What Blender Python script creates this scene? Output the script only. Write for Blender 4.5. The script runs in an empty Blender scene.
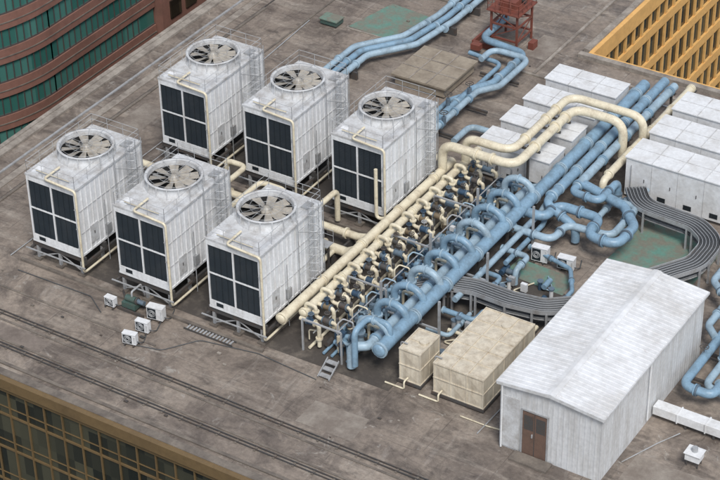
import bpy, math, random
from mathutils import Vector, Matrix
random.seed(7)
S=1.4
scene=bpy.context.scene
# ------------------------------------------------------------ materials
def new_mat(name):
    m=bpy.data.materials.new(name); m.use_nodes=True
    nt=m.node_tree; nt.nodes.clear()
    o=nt.nodes.new('ShaderNodeOutputMaterial'); b=nt.nodes.new('ShaderNodeBsdfPrincipled')
    nt.links.new(b.outputs[0],o.inputs[0])
    return m,nt,b
def noise(nt,vec,scale,detail=6,rough=.6,dist=0):
    n=nt.nodes.new('ShaderNodeTexNoise'); n.inputs['Scale'].default_value=scale
    n.inputs['Detail'].default_value=detail; n.inputs['Roughness'].default_value=rough
    n.inputs['Distortion'].default_value=dist
    nt.links.new(vec,n.inputs['Vector']); return n.outputs[0]
def ramp(nt,fac,lo,hi,c0=(0,0,0,1),c1=(1,1,1,1)):
    r=nt.nodes.new('ShaderNodeValToRGB'); e=r.color_ramp.elements
    e[0].position=lo;e[1].position=hi;e[0].color=c0;e[1].color=c1
    nt.links.new(fac,r.inputs[0]); return r.outputs[0]
def mix(nt,fac,a,b,mode='MIX'):
    n=nt.nodes.new('ShaderNodeMix'); n.data_type='RGBA'; n.blend_type=mode
    for i,v in ((0,fac),(6,a),(7,b)):
        if isinstance(v,(int,float)): n.inputs[i].default_value=v
        elif isinstance(v,tuple): n.inputs[i].default_value=(v[0],v[1],v[2],1)
        else: nt.links.new(v,n.inputs[i])
    return n.outputs[2]
def mul(nt,a,k):
    n=nt.nodes.new('ShaderNodeMath'); n.operation='MULTIPLY'; nt.links.new(a,n.inputs[0])
    if isinstance(k,(int,float)): n.inputs[1].default_value=k
    else: nt.links.new(k,n.inputs[1])
    return n.outputs[0]
def coords(nt,sc=(1,1,1),rot=(0,0,0)):
    g=nt.nodes.new('ShaderNodeNewGeometry'); mp=nt.nodes.new('ShaderNodeMapping')
    mp.inputs['Scale'].default_value=sc; mp.inputs['Rotation'].default_value=rot
    nt.links.new(g.outputs['Position'],mp.inputs[0]); return mp.outputs[0]
def pm(name,col,dirt,scale=1.2,rough=.55,metal=0,streak=False,amt=.6,lo=.48,hi=.72,bump=0.0,bs=8,rust=0):
    m,nt,b=new_mat(name)
    v=coords(nt,(1,1,.14) if streak else (1,1,1)); v1=coords(nt)
    f=ramp(nt,noise(nt,v,scale*(2.6 if streak else 1),9,.7),lo,hi)
    c=mix(nt,mul(nt,f,amt),col,dirt)
    if rust:
        r=ramp(nt,noise(nt,v,scale*3.3,10,.75,.8),.60,.72)
        c=mix(nt,mul(nt,r,rust),c,(.22,.12,.06))
    g=ramp(nt,noise(nt,v1,scale*6,6,.65),.25,.75,(.82,.82,.82,1),(1.08,1.08,1.08,1))
    c=mix(nt,1.0,c,g,'MULTIPLY')
    nt.links.new(c,b.inputs['Base Color'])
    b.inputs['Roughness'].default_value=rough; b.inputs['Metallic'].default_value=metal
    if bump:
        bp=nt.nodes.new('ShaderNodeBump'); bp.inputs['Strength'].default_value=bump; bp.inputs['Distance'].default_value=.03
        nt.links.new(noise(nt,v1,bs,4),bp.inputs['Height']); nt.links.new(bp.outputs[0],b.inputs['Normal'])
    return m
M={}
M['white']=pm('white_painted_panel',(.80,.81,.82),(.42,.38,.33),.9,.5,streak=True,amt=.6,lo=.47,hi=.78,rust=.35)
M['white2']=pm('white_enclosure',(.74,.75,.76),(.42,.39,.35),.7,.5,amt=.6,lo=.45,hi=.75,rust=.2)
M['deck']=pm('tower_deck_grey',(.60,.61,.62),(.27,.24,.21),1.4,.7,amt=.75,lo=.42,rust=.3)
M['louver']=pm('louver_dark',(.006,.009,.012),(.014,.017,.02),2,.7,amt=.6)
M['slat']=pm('louver_slat',(.008,.015,.021),(.03,.034,.038),1.2,.6,amt=.7)
M['steel']=pm('galvanised_steel',(.42,.43,.44),(.20,.17,.14),2,.5,.2,amt=.7)
M['dsteel']=pm('dark_steel',(.085,.082,.08),(.13,.075,.045),2,.6,.2,amt=.7)
M['cream']=pm('cream_pipe_paint',(.73,.66,.50),(.33,.25,.165),1.6,.45,amt=.65,lo=.47,rust=.4)
M['blue']=pm('blue_pipe_paint',(.225,.355,.47),(.11,.15,.18),1.3,.42,amt=.75,lo=.45,rust=.3)
M['blue2']=pm('pale_blue_pipe_paint',(.34,.46,.55),(.15,.19,.21),1.3,.45,amt=.75,lo=.45,rust=.3)
M['bolt']=pm('flange_blue_grey',(.12,.17,.22),(.10,.085,.07),3,.5,amt=.7)
M['dblue']=pm('dark_blue_valve',(.035,.075,.13),(.05,.05,.05),3,.45,amt=.7)
M['brass']=pm('valve_bronze',(.22,.17,.11),(.08,.065,.05),3,.5,.3,amt=.7)
M['blade']=pm('fan_blade_grey',(.42,.385,.33),(.17,.14,.11),2,.5,amt=.7)
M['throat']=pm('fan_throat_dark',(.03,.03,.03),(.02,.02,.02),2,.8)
M['tank']=pm('tank_panel_beige',(.66,.595,.48),(.33,.26,.18),.9,.55,amt=.7,streak=True,lo=.42)
M['red']=pm('red_oxide_steel',(.20,.062,.042),(.10,.05,.035),2,.6,amt=.7)
M['green']=pm('green_waterproof_membrane',(.12,.26,.21),(.20,.18,.145),.8,.75,amt=.9,lo=.38,hi=.58)
M['greenm']=pm('green_painted_machine',(.06,.11,.095),(.10,.08,.06),2,.5,amt=.7)
M['tarp']=pm('aged_cover_sheet',(.34,.29,.225),(.17,.135,.10),.8,.8,amt=.8,lo=.4)
M['cable']=pm('cable_black',(.07,.075,.08),(.13,.13,.13),2,.5)
M['cableg']=pm('cable_grey',(.24,.25,.26),(.13,.13,.13),2,.55)
M['brown']=pm('brown_door_paint',(.16,.10,.075),(.08,.06,.05),2,.6)
M['ral']=pm('concrete_light',(.37,.33,.285),(.155,.13,.11),.9,.85,amt=.85,lo=.38,hi=.64)
M['dral']=pm('concrete_dark',(.21,.18,.15),(.095,.08,.07),.9,.85,amt=.85,lo=.38,hi=.64)
M['gold']=pm('gold_aluminium',(.23,.155,.075),(.13,.09,.05),.5,.4,.3,amt=.5)
M['orange']=pm('orange_stone_cladding',(.76,.44,.15),(.55,.31,.11),.5,.6,amt=.5)
M['rbrown']=pm('red_brown_stone',(.25,.125,.095),(.15,.08,.06),.35,.6,amt=.7)
M['asphalt']=pm('asphalt',(.05,.05,.052),(.075,.072,.07),.15,.9)
M['dscreed']=pm('dark_screed',(.07,.06,.052),(.17,.145,.12),.7,.75,amt=.8,lo=.5,hi=.68)  # darker, mottled screed tone
M['patch']=pm('roof_patch_pale',(.31,.275,.235),(.18,.148,.124),.8,.85,amt=.9,lo=.32,hi=.6)
M['patchd']=pm('roof_patch_dark',(.145,.118,.10),(.24,.20,.17),.7,.8,amt=.95,lo=.38,hi=.6)
def glass(name,c1,c2,sx,sz):
    m,nt,b=new_mat(name)
    v=coords(nt,(sx,sx,sz)); 
    w=nt.nodes.new('ShaderNodeTexWhiteNoise'); fl=nt.nodes.new('ShaderNodeVectorMath'); fl.operation='FLOOR'
    nt.links.new(v,fl.inputs[0]); nt.links.new(fl.outputs[0],w.inputs[0])
    nt.links.new(mix(nt,w.outputs[0],c1,c2),b.inputs['Base Color'])
    b.inputs['Roughness'].default_value=.12
    return m
M['glassd']=glass('dark_bronze_glass',(.015,.018,.015),(.07,.068,.045),1/1.33,1/1.4)
M['glassg']=glass('green_glass',(.03,.12,.10),(.08,.21,.18),.5,.36)
M['glassb']=glass('black_brown_glass',(.02,.016,.012),(.06,.045,.03),.7,.5)
def roof_mat():
    m,nt,b=new_mat('weathered_roof_screed')
    p=coords(nt)
    big=ramp(nt,noise(nt,p,.09,6,.6,.6),.36,.64)
    c=mix(nt,big,(.315,.262,.215),(.20,.165,.138))
    st=ramp(nt,noise(nt,p,.33,10,.7,.9),.45,.62)
    c=mix(nt,mul(nt,st,.78),c,(.105,.085,.073))
    st2=ramp(nt,noise(nt,coords(nt,(.25,1,1)),1.1,10,.75,.8),.53,.67)
    c=mix(nt,mul(nt,st2,.65),c,(.062,.052,.046))
    st3=ramp(nt,noise(nt,coords(nt,(1,.2,1)),.9,10,.75,.8),.56,.68)
    c=mix(nt,mul(nt,st3,.5),c,(.075,.062,.054))
    px=coords(nt,(.15,1,1))
    lt=ramp(nt,noise(nt,px,.7,9,.75,.4),.52,.72)
    c=mix(nt,mul(nt,lt,.7),c,(.42,.37,.315))
    py=coords(nt,(1,.22,1))
    lt2=ramp(nt,noise(nt,py,.8,9,.75,.6),.56,.72)
    c=mix(nt,mul(nt,lt2,.5),c,(.40,.36,.32))
    sp=ramp(nt,noise(nt,p,.55,10,.75,1.5),.60,.68)
    c=mix(nt,mul(nt,sp,.6),c,(.46,.44,.40))
    spk=ramp(nt,noise(nt,p,6,6,.8),.62,.70)
    c=mix(nt,mul(nt,spk,.5),c,(.06,.05,.045))
    fine=ramp(nt,noise(nt,p,3.2,9,.8),.3,.7,(.62,.62,.62,1),(1.22,1.22,1.22,1))
    c=mix(nt,1.0,c,fine,'MULTIPLY')
    br=nt.nodes.new('ShaderNodeTexBrick'); br.offset=0
    br.inputs['Scale'].default_value=1; br.inputs['Brick Width'].default_value=4.2; br.inputs['Row Height'].default_value=4.2
    br.inputs['Mortar Size'].default_value=.03; br.inputs['Mortar Smooth'].default_value=.5
    nt.links.new(p,br.inputs['Vector'])
    f4=mul(nt,br.outputs['Fac'],ramp(nt,noise(nt,p,.5,4),.4,.6))
    c=mix(nt,mul(nt,f4,.6),c,(.06,.05,.045))
    nt.links.new(c,b.inputs['Base Color'])
    nt.links.new(ramp(nt,st,.0,1.,(.9,.9,.9,1),(.5,.5,.5,1)),b.inputs['Roughness'])
    bp=nt.nodes.new('ShaderNodeBump'); bp.inputs['Strength'].default_value=.5; bp.inputs['Distance'].default_value=.04
    nt.links.new(noise(nt,p,5,8,.7),bp.inputs['Height']); nt.links.new(bp.outputs[0],b.inputs['Normal'])
    return m
M['roof']=roof_mat()
# ------------------------------------------------------------ mesh builder
def fillet(pts,br,n=5):
    P=[Vector(p) for p in pts]
    if br<=0 or len(P)<3: return P
    out=[P[0]]
    for i in range(1,len(P)-1):
        a,b,c=P[i-1],P[i],P[i+1]
        d1=(a-b);d2=(c-b);l1=d1.length;l2=d2.length;d1/=l1;d2/=l2
        if d1.dot(d2)<-.999: out.append(b);continue
        ang=d1.angle(d2); t=min(br/math.tan(ang/2),l1*.48,l2*.48)
        s=b+d1*t;e=b+d2*t
        for k in range(n+1):
            u=k/n; out.append(s*(1-u)**2+b*2*u*(1-u)+e*u*u)
    out.append(P[-1]); return out
class MB:
    def __init__(s): s.v=[];s.f=[];s.m=[];s.sm=[];s.mats=[]
    def mi(s,k):
        if k not in s.mats: s.mats.append(k)
        return s.mats.index(k)
    def add(s,vs,fs,k,smooth=False):
        o=len(s.v); s.v+=[Vector(x) for x in vs]; i=s.mi(k)
        for f in fs: s.f.append([o+j for j in f]); s.m.append(i); s.sm.append(smooth)
    def box(s,x0,x1,y0,y1,z0,z1,k):
        s.add([(x0,y0,z0),(x1,y0,z0),(x1,y1,z0),(x0,y1,z0),(x0,y0,z1),(x1,y0,z1),(x1,y1,z1),(x0,y1,z1)],
          [(3,2,1,0),(4,5,6,7),(0,1,5,4),(1,2,6,5),(2,3,7,6),(3,0,4,7)],k)
    def bar(s,a,b,w,h,k):
        a=Vector(a);b=Vector(b);d=(b-a).normalized();up=Vector((0,0,1))
        if abs(d.z)>.95: up=Vector((0,1,0))
        r=d.cross(up).normalized();u=r.cross(d)
        vs=[]
        for p in (a,b):
            for i,j in ((-1,-1),(1,-1),(1,1),(-1,1)): vs.append(p+r*w*.5*i+u*h*.5*j)
        s.add(vs,[(0,1,2,3),(7,6,5,4),(0,4,5,1),(1,5,6,2),(2,6,7,3),(3,7,4,0)],k)
    def tube(s,pts,r,k,br=0,seg=12,cap=True,n=5,closed=False):
        P=fillet(pts,br,n); N=len(P)
        if N<2:return
        T=[]
        for i in range(N):
            if closed: d=P[(i+1)%N]-P[i-1]
            else: d=P[min(i+1,N-1)]-P[max(i-1,0)]
            T.append(d.normalized() if d.length>1e-9 else Vector((0,0,1)))
        u=T[0].cross(Vector((0,0,1)))
        if u.length<.1: u=T[0].cross(Vector((0,1,0)))
        u.normalize(); vs=[]
        for i in range(N):
            u=(u-T[i]*u.dot(T[i])); u.normalize(); w=T[i].cross(u)
            for j in range(seg):
                a=2*math.pi*j/seg; vs.append(P[i]+(u*math.cos(a)+w*math.sin(a))*r)
        fs=[]
        for i in range(N if closed else N-1):
            i2=(i+1)%N
            for j in range(seg):
                j2=(j+1)%seg; fs.append((i*seg+j,i*seg+j2,i2*seg+j2,i2*seg+j))
        s.add(vs,fs,k,seg>5)
        if cap and not closed:
            s.add(vs[:seg],[tuple(range(seg))[::-1]],k); s.add(vs[-seg:],[tuple(range(seg))],k)
    def cyl(s,a,b,r,k,seg=14): s.tube([a,b],r,k,0,seg)
    def dome(s,p,d,r,k,seg=18):
        p=Vector(p);d=Vector(d).normalized();u=d.cross(Vector((0,0,1)))
        if u.length<.1:u=d.cross(Vector((0,1,0)))
        u.normalize();w=d.cross(u);vs=[];N=5
        for i in range(N):
            a=i/N*math.pi/2
            for j in range(seg):
                t=2*math.pi*j/seg; vs.append(p+d*math.sin(a)*r*.45+(u*math.cos(t)+w*math.sin(t))*r*math.cos(a))
        vs.append(p+d*r*.45)
        fs=[(i*seg+j,i*seg+(j+1)%seg,(i+1)*seg+(j+1)%seg,(i+1)*seg+j) for i in range(N-1) for j in range(seg)]
        fs+=[((N-1)*seg+j,(N-1)*seg+(j+1)%seg,N*seg) for j in range(seg)]
        s.add(vs,fs,k,True)
    def ring(s,c,r,t,k,n=24,seg=5,axis='z'):
        pts=[]
        for i in range(n):
            a=2*math.pi*i/n
            q=(math.cos(a)*r,math.sin(a)*r)
            pts.append(Vector(c)+(Vector((q[0],q[1],0)) if axis=='z' else Vector((q[0],0,q[1])) if axis=='y' else Vector((0,q[0],q[1]))))
        s.tube(pts,t,k,0,seg,closed=True)
    def lathe(s,c,prof,k,seg=40):
        vs=[];c=Vector(c)
        for (r,z) in prof:
            for j in range(seg):
                a=2*math.pi*j/seg; vs.append(c+Vector((r*math.cos(a),r*math.sin(a),z)))
        fs=[]
        for i in range(len(prof)-1):
            for j in range(seg):
                j2=(j+1)%seg; fs.append((i*seg+j,i*seg+j2,(i+1)*seg+j2,(i+1)*seg+j))
        s.add(vs,fs,k,True)
    def flange(s,p,d,r,k,t=.05):
        p=Vector(p);d=Vector(d).normalized(); s.cyl(p-d*t,p+d*t,r,k,14)
    def obj(s,name,parent=None,loc=None,bevel=0,mesh_only=False):
        me=bpy.data.meshes.new(name)
        me.from_pydata([tuple(v*S) for v in s.v],[],s.f)
        for k in s.mats: me.materials.append(M[k])
        me.polygons.foreach_set('material_index',s.m); me.polygons.foreach_set('use_smooth',s.sm)
        me.update()
        if mesh_only: return me
        o=bpy.data.objects.new(name,me); scene.collection.objects.link(o)
        if loc: o.location=Vector(loc)*S
        if parent: o.parent=parent
        if bevel:
            b=o.modifiers.new('bevel','BEVEL'); b.width=bevel*S; b.segments=2; b.limit_method='ANGLE'; b.angle_limit=math.radians(50)
        return o
def empty(name,loc=(0,0,0)):
    e=bpy.data.objects.new(name,None); e.location=Vector(loc)*S; scene.collection.objects.link(e); return e
def inst(name,me,parent=None,loc=(0,0,0),rot=0):
    o=bpy.data.objects.new(name,me); scene.collection.objects.link(o); o.location=Vector(loc)*S; o.rotation_euler[2]=rot
    if parent:o.parent=parent
    return o
# ------------------------------------------------------------ setting
g=MB(); g.add([(-900,-900,-42),(900,-900,-42),(900,1500,-42),(-900,1500,-42)],[(0,1,2,3)],'asphalt'); g.obj('ground')
XL,YF,XN,YN,XR,YB=-19.65,-7.75,0.35,28.1,34,70
e=empty('gold_glass_office_building')
r=MB()
r.add([(XL,YF,0),(XR,YF,0),(XR,YN,0),(XN,YN,0),(XN,YB,0),(XL,YB,0)],[(0,1,2,3,4,5)],'roof'); r.obj('roof',e)
w=MB()
zb=-41.9
w.add([(XL,YF,zb),(XR,YF,zb),(XR,YN,zb),(XN,YN,zb),(XN,YB,zb),(XL,YB,zb)]+[(XL,YF,-.01),(XR,YF,-.01),(XR,YN,-.01),(XN,YN,-.01),(XN,YB,-.01),(XL,YB,-.01)],
  [(i,(i+1)%6,(i+1)%6+6,i+6) for i in range(6)],'glassd'); w.obj('glass_walls',e)
fr=MB()
fr.box(XL-.25,XR,YF-.24,YF-.003,-.40,.10,'gold')
fr.box(XL-.25,XR,YF-.12,YF-.003,-.66,-.54,'gold')
fr.box(XL-.25,XR,YF-.003,YF+.35,.004,.14,'dral')
z=-2.0
while z>-41:
    fr.box(XL,XR,YF-.06,YF-.004,z-.05,z+.05,'gold'); 
    fr.box(XL,XR,YF-.04,YF-.004,z+.42-.018,z+.42+.018,'gold'); z-=1.9
x=XL+.3
while x<XR:
    fr.box(x-.024,x+.024,YF-.09,YF-.006,-41,-.66,'gold'); x+=.95
fr.obj('front_facade_frames',e)
of=MB()
of.box(XN+.003,XN+.25,YN,YB,-.8,.12,'orange')
z=-2.2
while z>-41:
    of.box(XN+.004,XN+.16,YN+.01,YB,z-.28,z+.26,'orange'); z-=2.05
y=YN+.4
while y<YB:
    of.box(XN+.005,XN+.12,y-.10,y+.10,-41,-.8,'orange'); y+=1.02
of.box(XN+.25,XR,YN+.003,YN+.25,-.8,.12,'orange')
of.box(XN-.35,XN-.003,YN+.3,YB,.004,.22,'ral'); of.box(XN-.35,XR,YN-.35,YN-.003,.004,.22,'ral')
of.obj('courtyard_facade_cladding',e)
gs=MB(); gs.box(XN+.5,XR,YN+.5,YB,-30.2,-30,'ral'); gs.obj('courtyard_floor',e)
ob=MB(); ob.box(XL-.25,XL-.003,YF-.3,YB,-.7,.16,'ral')
ob.box(XL+.003,XL+.4,YF+.36,YB,.004,.12,'ral')
ob.box(XL+1.2,XL+1.32,YF+.5,YB,.004,.07,'steel')
ob.box(XL+1.75,XL+2.15,YF+.5,YB,.004,.05,'ral')
ob.box(XL+2.7,XL+2.75,YF+.5,YB,.004,.05,'dsteel')
ob.obj('side_parapet',e)
k=MB()
k.box(XL+2.9,XR,-7.1,-6.95,.004,.06,'dral')
k.box(-2,XN-.5,24.9,25.05,.004,.08,'ral'); k.box(XN-.5,XR,26.3,26.45,.004,.1,'ral'); k.box(XN-.6,XR,25.5,25.6,.004,.06,'steel')
k.box(-1.2,-1.05,25.1,60,.004,.08,'ral'); k.box(-14.2,-14.1,14,60,.004,.05,'dral'); k.box(-14.09,-8,29.5,29.62,.004,.07,'dral')
k.box(-16.9,-16.75,-3.2,24,.004,.06,'dral'); k.box(-16.7,-4,-2.9,-2.8,.004,.04,'dral')
k.obj('roof_kerbs',e)
pt=MB()
def quad(x0,x1,y0,y1,k,z,s=.0): pt.add([(x0,y0,z),(x1,y0+s,z),(x1-s,y1,z),(x0,y1-s,z)],[(0,1,2,3)],k)
quad(-9.5,-6,11.2,13.9,'patch',.004); quad(-16.4,-14.9,9,13,'patch',.004,.2)
quad(3.7,6.3,-3.9,-2.3,'patch',.004,.1); quad(-2.6,-1.3,26.6,29,'patch',.004); quad(-10.8,-7.9,-5.8,-4.9,'patchd',.004)
quad(-6,-5.0,16,18.5,'patchd',.004,.1); quad(16.2,19.5,-1.6,1.3,'patch',.004,.1)
quad(4,12,26.6,27.5,'patchd',.004)
pt.obj('roof_patches',e)
gr=MB(); gr.add([(-.1,-.5,.008),(5.9,-.4,.008),(6.0,5.2,.008),(9.2,5.6,.008),(9.2,9.0,.008),(5.9,11,.008),(5.8,15,.008),(-.1,15.5,.008)],[tuple(range(8))],'dscreed')  # darker-toned sheets laid under the pipe manifold and the tower rows
for r_ in range(2): gr.add([(-12.7,-.3+9.5*r_,.008),(-.2,-.3+9.5*r_,.008),(-.2,8.6+6*r_,.008),(-12.7,8.6+6*r_,.008)],[(0,1,2,3)],'dscreed')
gr.obj('dark_screed_areas',e)
rl=MB()
for y in (-4.45,-4.28,-6.2,-6.03): rl.box(XL+3,XR,y-.018,y+.018,.06,.10,'dsteel')
x=XL+3.2
while x<XR:
    for y in (-4.365,-6.115): rl.box(x-.045,x+.045,y-.16,y+.16,.004,.058,'dral')
    x+=.9
for y in (-4.72,-5.8): rl.box(XL+3,XR,y-.05,y+.05,.004,.035,'dral')
rl.obj('gondola_rail_track')
def rounded_building(name,cx,cy,R,z0,z1,fh,mspan,mglass):
    ee=empty(name); NA=28
    def offs(d):
        out=[(cx-40,cy-R-d)]
        for i in range(0,NA+1):
            a=-math.pi/2+i*(math.pi/2)/NA; out.append((cx+(R+d)*math.cos(a),cy+(R+d)*math.sin(a)))
        out.append((cx+R+d,cy+9)); return out
    def wall(mb,d,za,zb2,k):
        P=offs(d);Q=offs(d-.35 if d>0 else d-.1);n=len(P)
        vs=[(p[0],p[1],za) for p in P]+[(p[0],p[1],zb2) for p in P]+[(p[0],p[1],za) for p in Q]+[(p[0],p[1],zb2) for p in Q]
        fs=[(i,i+1,i+1+n,i+n) for i in range(n-1)]
        if d>0:
            fs+=[(i+n,i+1+n,i+1+3*n,i+3*n) for i in range(n-1)]+[(i+2*n,i+1+2*n,i+1,i) for i in range(n-1)]
        mb.add(vs,fs,k)
    a=MB(); wall(a,0,z0,z1,mglass); a.obj('glass',ee)
    b=MB(); z=z0
    while z<z1:
        wall(b,.14,z,z+fh*.42,mspan); wall(b,.06,z+fh*.42+.001,z+fh*.46,'dsteel'); wall(b,.17,z+fh*.18,z+fh*.21,'dral'); z+=fh
    b.obj('spandrels',ee)
    c=MB(); P=offs(.04)
    for i in range(1,len(P)-1): c.bar((P[i][0],P[i][1],z0),(P[i][0],P[i][1],z1),.05,.05,'dsteel')
    for i in range(16): c.bar((cx+R+.04,cy+.5*i,z0),(cx+R+.04,cy+.5*i,z1),.05,.05,'dsteel')
    for i in range(1,60): c.bar((cx-.6*i,cy-R-.04,z0),(cx-.6*i,cy-R-.04,z1),.05,.05,'dsteel')
    c.obj('mullions',ee)
    d=MB(); P=offs(.0); d.add([(p[0],p[1],z1) for p in P]+[(cx-40,cy+9,z1)],[tuple(range(len(P)+1))],'ral'); d.obj('roof',ee)
rounded_building('curved_brown_office_building',-35,18,8,-42,14,2.0,'rbrown','glassg')
st=MB(); st.box(-50,-26.4,27.1,60,-42,14,'rbrown')
z=-41
while z<13:
    y=27.8
    while y<59: st.box(-26.4,-26.3,y,y+1.0,z,z+1.1,'glassb'); y+=1.5
    z+=2.0
st.obj('brown_stone_building')

# ------------------------------------------------------------ cooling tower parts
W,D=2.66,4.6
c=MB()
c.box(0,W,.06,D,1.05,4.42,'white')
c.box(-.06,W+.06,-.02,D+.06,4.42,4.52,'deck')
c.box(-.03,W+.03,-.03,D+.03,1.0,1.10,'white')
for (ya,yb) in ((-.03,.056),(D+.004,D+.05)):
    for x in (0,W/2-.035,W-.07): c.box(x,x+.07,ya,yb,1.12,4.41,'white')
    for z,h in ((1.12,.28),(2.77,.06),(4.21,.20)):
        for xa,xb in ((.073,W/2-.038),(W/2+.038,W-.073)): c.box(xa,xb,ya+.006,yb-.001,z,z+h,'white')
for xa,xb in ((W+.002,W+.04),(-.04,-.002)):
    for i in range(15):
        y=.08+i*(D-.16)/14; wd=.03 if i%7 else .08
        c.box(xa,xb,y-wd/2,y+wd/2,1.12,4.41,'white')
    for z in (2.15,3.3): c.box(xa+.004,xb-.012,.12,D-.12,z-.02,z+.02,'deck')
c.box(W+.003,W+.05,.7,1.25,1.35,2.25,'deck'); c.box(W+.05,W+.06,.95,1.0,1.75,1.9,'dsteel')
c.box(W+.003,W+.12,1.75,2.05,1.3,1.75,'steel')
c.box(.35,.7,-.034,-.024,1.16,1.34,'slat')
c.box(.15,.5,.2,.7,4.521,4.56,'white'); c.box(W-.5,W-.15,D-.8,D-.3,4.521,4.6,'steel'); c.box(.2,.5,D-.7,D-.4,4.521,4.66,'white')
casing=c.obj('casing',mesh_only=True)
l=MB()
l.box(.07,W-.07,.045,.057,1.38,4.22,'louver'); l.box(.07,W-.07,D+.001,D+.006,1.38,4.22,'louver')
for half in ((.075,W/2-.04),(W/2+.04,W-.075)):
    for za,zb_ in ((1.405,2.765),(2.835,4.205)):
        n=16
        for i in range(n):
            z=za+(i+.5)*(zb_-za)/n
            l.add([(half[0],.0,z-.02),(half[1],.0,z-.02),(half[1],.044,z+.025),(half[0],.044,z+.025)],[(0,1,2,3)],'slat')
        for q in (.25,.5,.75):
            xx=half[0]+(half[1]-half[0])*q; l.box(xx-.007,xx+.007,-.01,.0,za,zb_,'slat')
louv=l.obj('louvers',mesh_only=True)
FX,FY=1.26,2.62
fs_=MB()
fs_.lathe((FX,FY,0),[(1.30,4.52),(1.30,4.60),(1.22,4.66),(1.20,4.80),(1.24,4.96),(1.27,4.97),(1.27,5.0),(1.16,5.0),(1.14,4.9),(1.12,4.75)],'deck',48)
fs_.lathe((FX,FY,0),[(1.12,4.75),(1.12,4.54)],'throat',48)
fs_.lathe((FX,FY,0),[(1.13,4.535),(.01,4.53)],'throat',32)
for i in range(16):
    a=i*math.pi/8; p=Vector((FX+1.3*math.cos(a),FY+1.3*math.sin(a),4.52)); q=Vector((FX+1.26*math.cos(a),FY+1.26*math.sin(a),4.97))
    fs_.bar(p,q,.03,.05,'deck')
fstack=fs_.obj('fan_stack',mesh_only=True)
gd=MB()
for rr in (.3,.7,1.1): gd.ring((FX,FY,5.02),rr,.008,'steel',32,4)
for i in range(12):
    a=i*math.pi/6; gd.bar((FX+.12*math.cos(a),FY+.12*math.sin(a),5.02),(FX+1.22*math.cos(a),FY+1.22*math.sin(a),5.02),.010,.012,'steel')
gd.bar((FX-1.2,FY,4.60),(FX+1.2,FY,4.60),.12,.06,'steel')
guard=gd.obj('fan_guard',mesh_only=True)
fb=MB()
for i in range(9):
    a=i*2*math.pi/9; ca,sa=math.cos(a),math.sin(a); vs=[]
    for rr,hw in ((.2,.07),(.45,.14),(.8,.19),(1.07,.21)):
        for t,zz in ((-1,-.06),(1,.09)):
            tw=1-rr*.5
            vs.append((ca*rr-sa*t*hw,sa*rr+ca*t*hw,zz*tw))
    fb.add(vs,[(0,2,3,1),(2,4,5,3),(4,6,7,5)],'blade',True)
fb.lathe((0,0,0),[(.26,-.06),(.26,.08),(.15,.12),(.14,.2),(.01,.2)],'blade',20)
fan=fb.obj('fan',mesh_only=True)
rg=MB()
def railing(mb,pts,h,k,posts=.9,closed=False,r=.014,rails=(1,.55)):
    P=[Vector(p) for p in pts]
    if closed:P.append(P[0])
    for a,b in zip(P[:-1],P[1:]):
        L=(b-a).length;n=max(1,round(L/posts))
        for i in range(n+1):
            p=a.lerp(b,i/n); mb.tube([p,p+Vector((0,0,h))],r,k,seg=4,cap=False)
        for q in rails: mb.tube([a+Vector((0,0,h*q)),b+Vector((0,0,h*q))],r,k,seg=4,cap=False)
railing(rg,[(.02,.05,4.52),(W-.02,.05,4.52),(W-.02,D-.02,4.52),(.02,D-.02,4.52)],.62,'steel',.85,True)
def ladder(mb,x,y,z0,z1):
    for dy in (-.16,.16): mb.tube([(x+.1,y+dy,z0),(x+.1,y+dy,z1)],.016,'steel',seg=4)
    z=z0+.15
    while z<z1: mb.bar((x+.1,y-.16,z),(x+.1,y+.16,z),.018,.018,'steel'); z+=.2
    z=z0+1.4
    while z<z1+.05:
        pts=[(x+.1+.42*math.sin(t), y-.27*math.cos(t), z) for t in [j*math.pi/8 for j in range(9)]]
        mb.tube(pts,.014,'steel',seg=4); z+=.4
    for t in (.25,.5,.75):
        t*=math.pi; mb.bar((x+.1+.42*math.sin(t),y-.27*math.cos(t),z0+1.4),(x+.1+.42*math.sin(t),y-.27*math.cos(t),z1),.015,.02,'steel')
ladder(rg,W+.05,3.55,.1,5.2)
for y in (1.6,2.5,4.4):
    rg.tube([(W+.22,y,.05),(W+.22,y,4.9 if y>2 else 3.2)],.022,'steel',seg=5)
for z in (2.1,3.2,4.3): rg.tube([(W+.22,2.5,z),(W+.22,4.4,z)],.018,'steel',seg=4)
rg.tube([(W+.22,2.5,2.1),(W+.22,4.4,3.2)],.014,'steel',seg=4); rg.tube([(W+.22,2.5,4.3),(W+.22,4.4,3.2)],.014,'steel',seg=4)
rails=rg.obj('railing_and_ladder',mesh_only=True)
bf=MB()
for y in (.1,1.5,3.0,4.5):
    bf.box(-.15,W+.15,y-.06,y+.06,.72,.99,'dsteel')
    for x in (.1,W/2,W-.1):
        bf.box(x-.06,x+.06,y-.06,y+.06,.1,.715,'steel'); bf.box(x-.18,x+.18,y-.18,y+.18,.009,.1,'dral')
for x in (-.1,W+.1): bf.box(x-.05,x+.05,-.15,D+.15,.6,.71,'dsteel')
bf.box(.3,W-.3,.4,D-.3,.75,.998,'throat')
bf.bar((.1,.1,.15),(W/2,.1,.7),.03,.05,'steel');bf.bar((W-.1,.1,.15),(W/2,.1,.7),.03,.05,'steel')
bf.box(-.3,W+.35,-.28,-.22,.66,.70,'steel')
base=bf.obj('base_frame',mesh_only=True)
pp=MB()
pp.tube([(1.15,.9,4.68),(1.15,.3,4.68),(1.15,-.16,4.68),(2.84,-.16,4.58),(2.84,-.16,.35),(2.84,4.9,.35)],.055,'cream',.2,10)
pp.tube([(.5,D+.1,1.3),(.5,D+.6,1.3),(.5,D+.6,.6),(.5,D+1.3,.6)],.17,'cream',.3,12)
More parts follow.
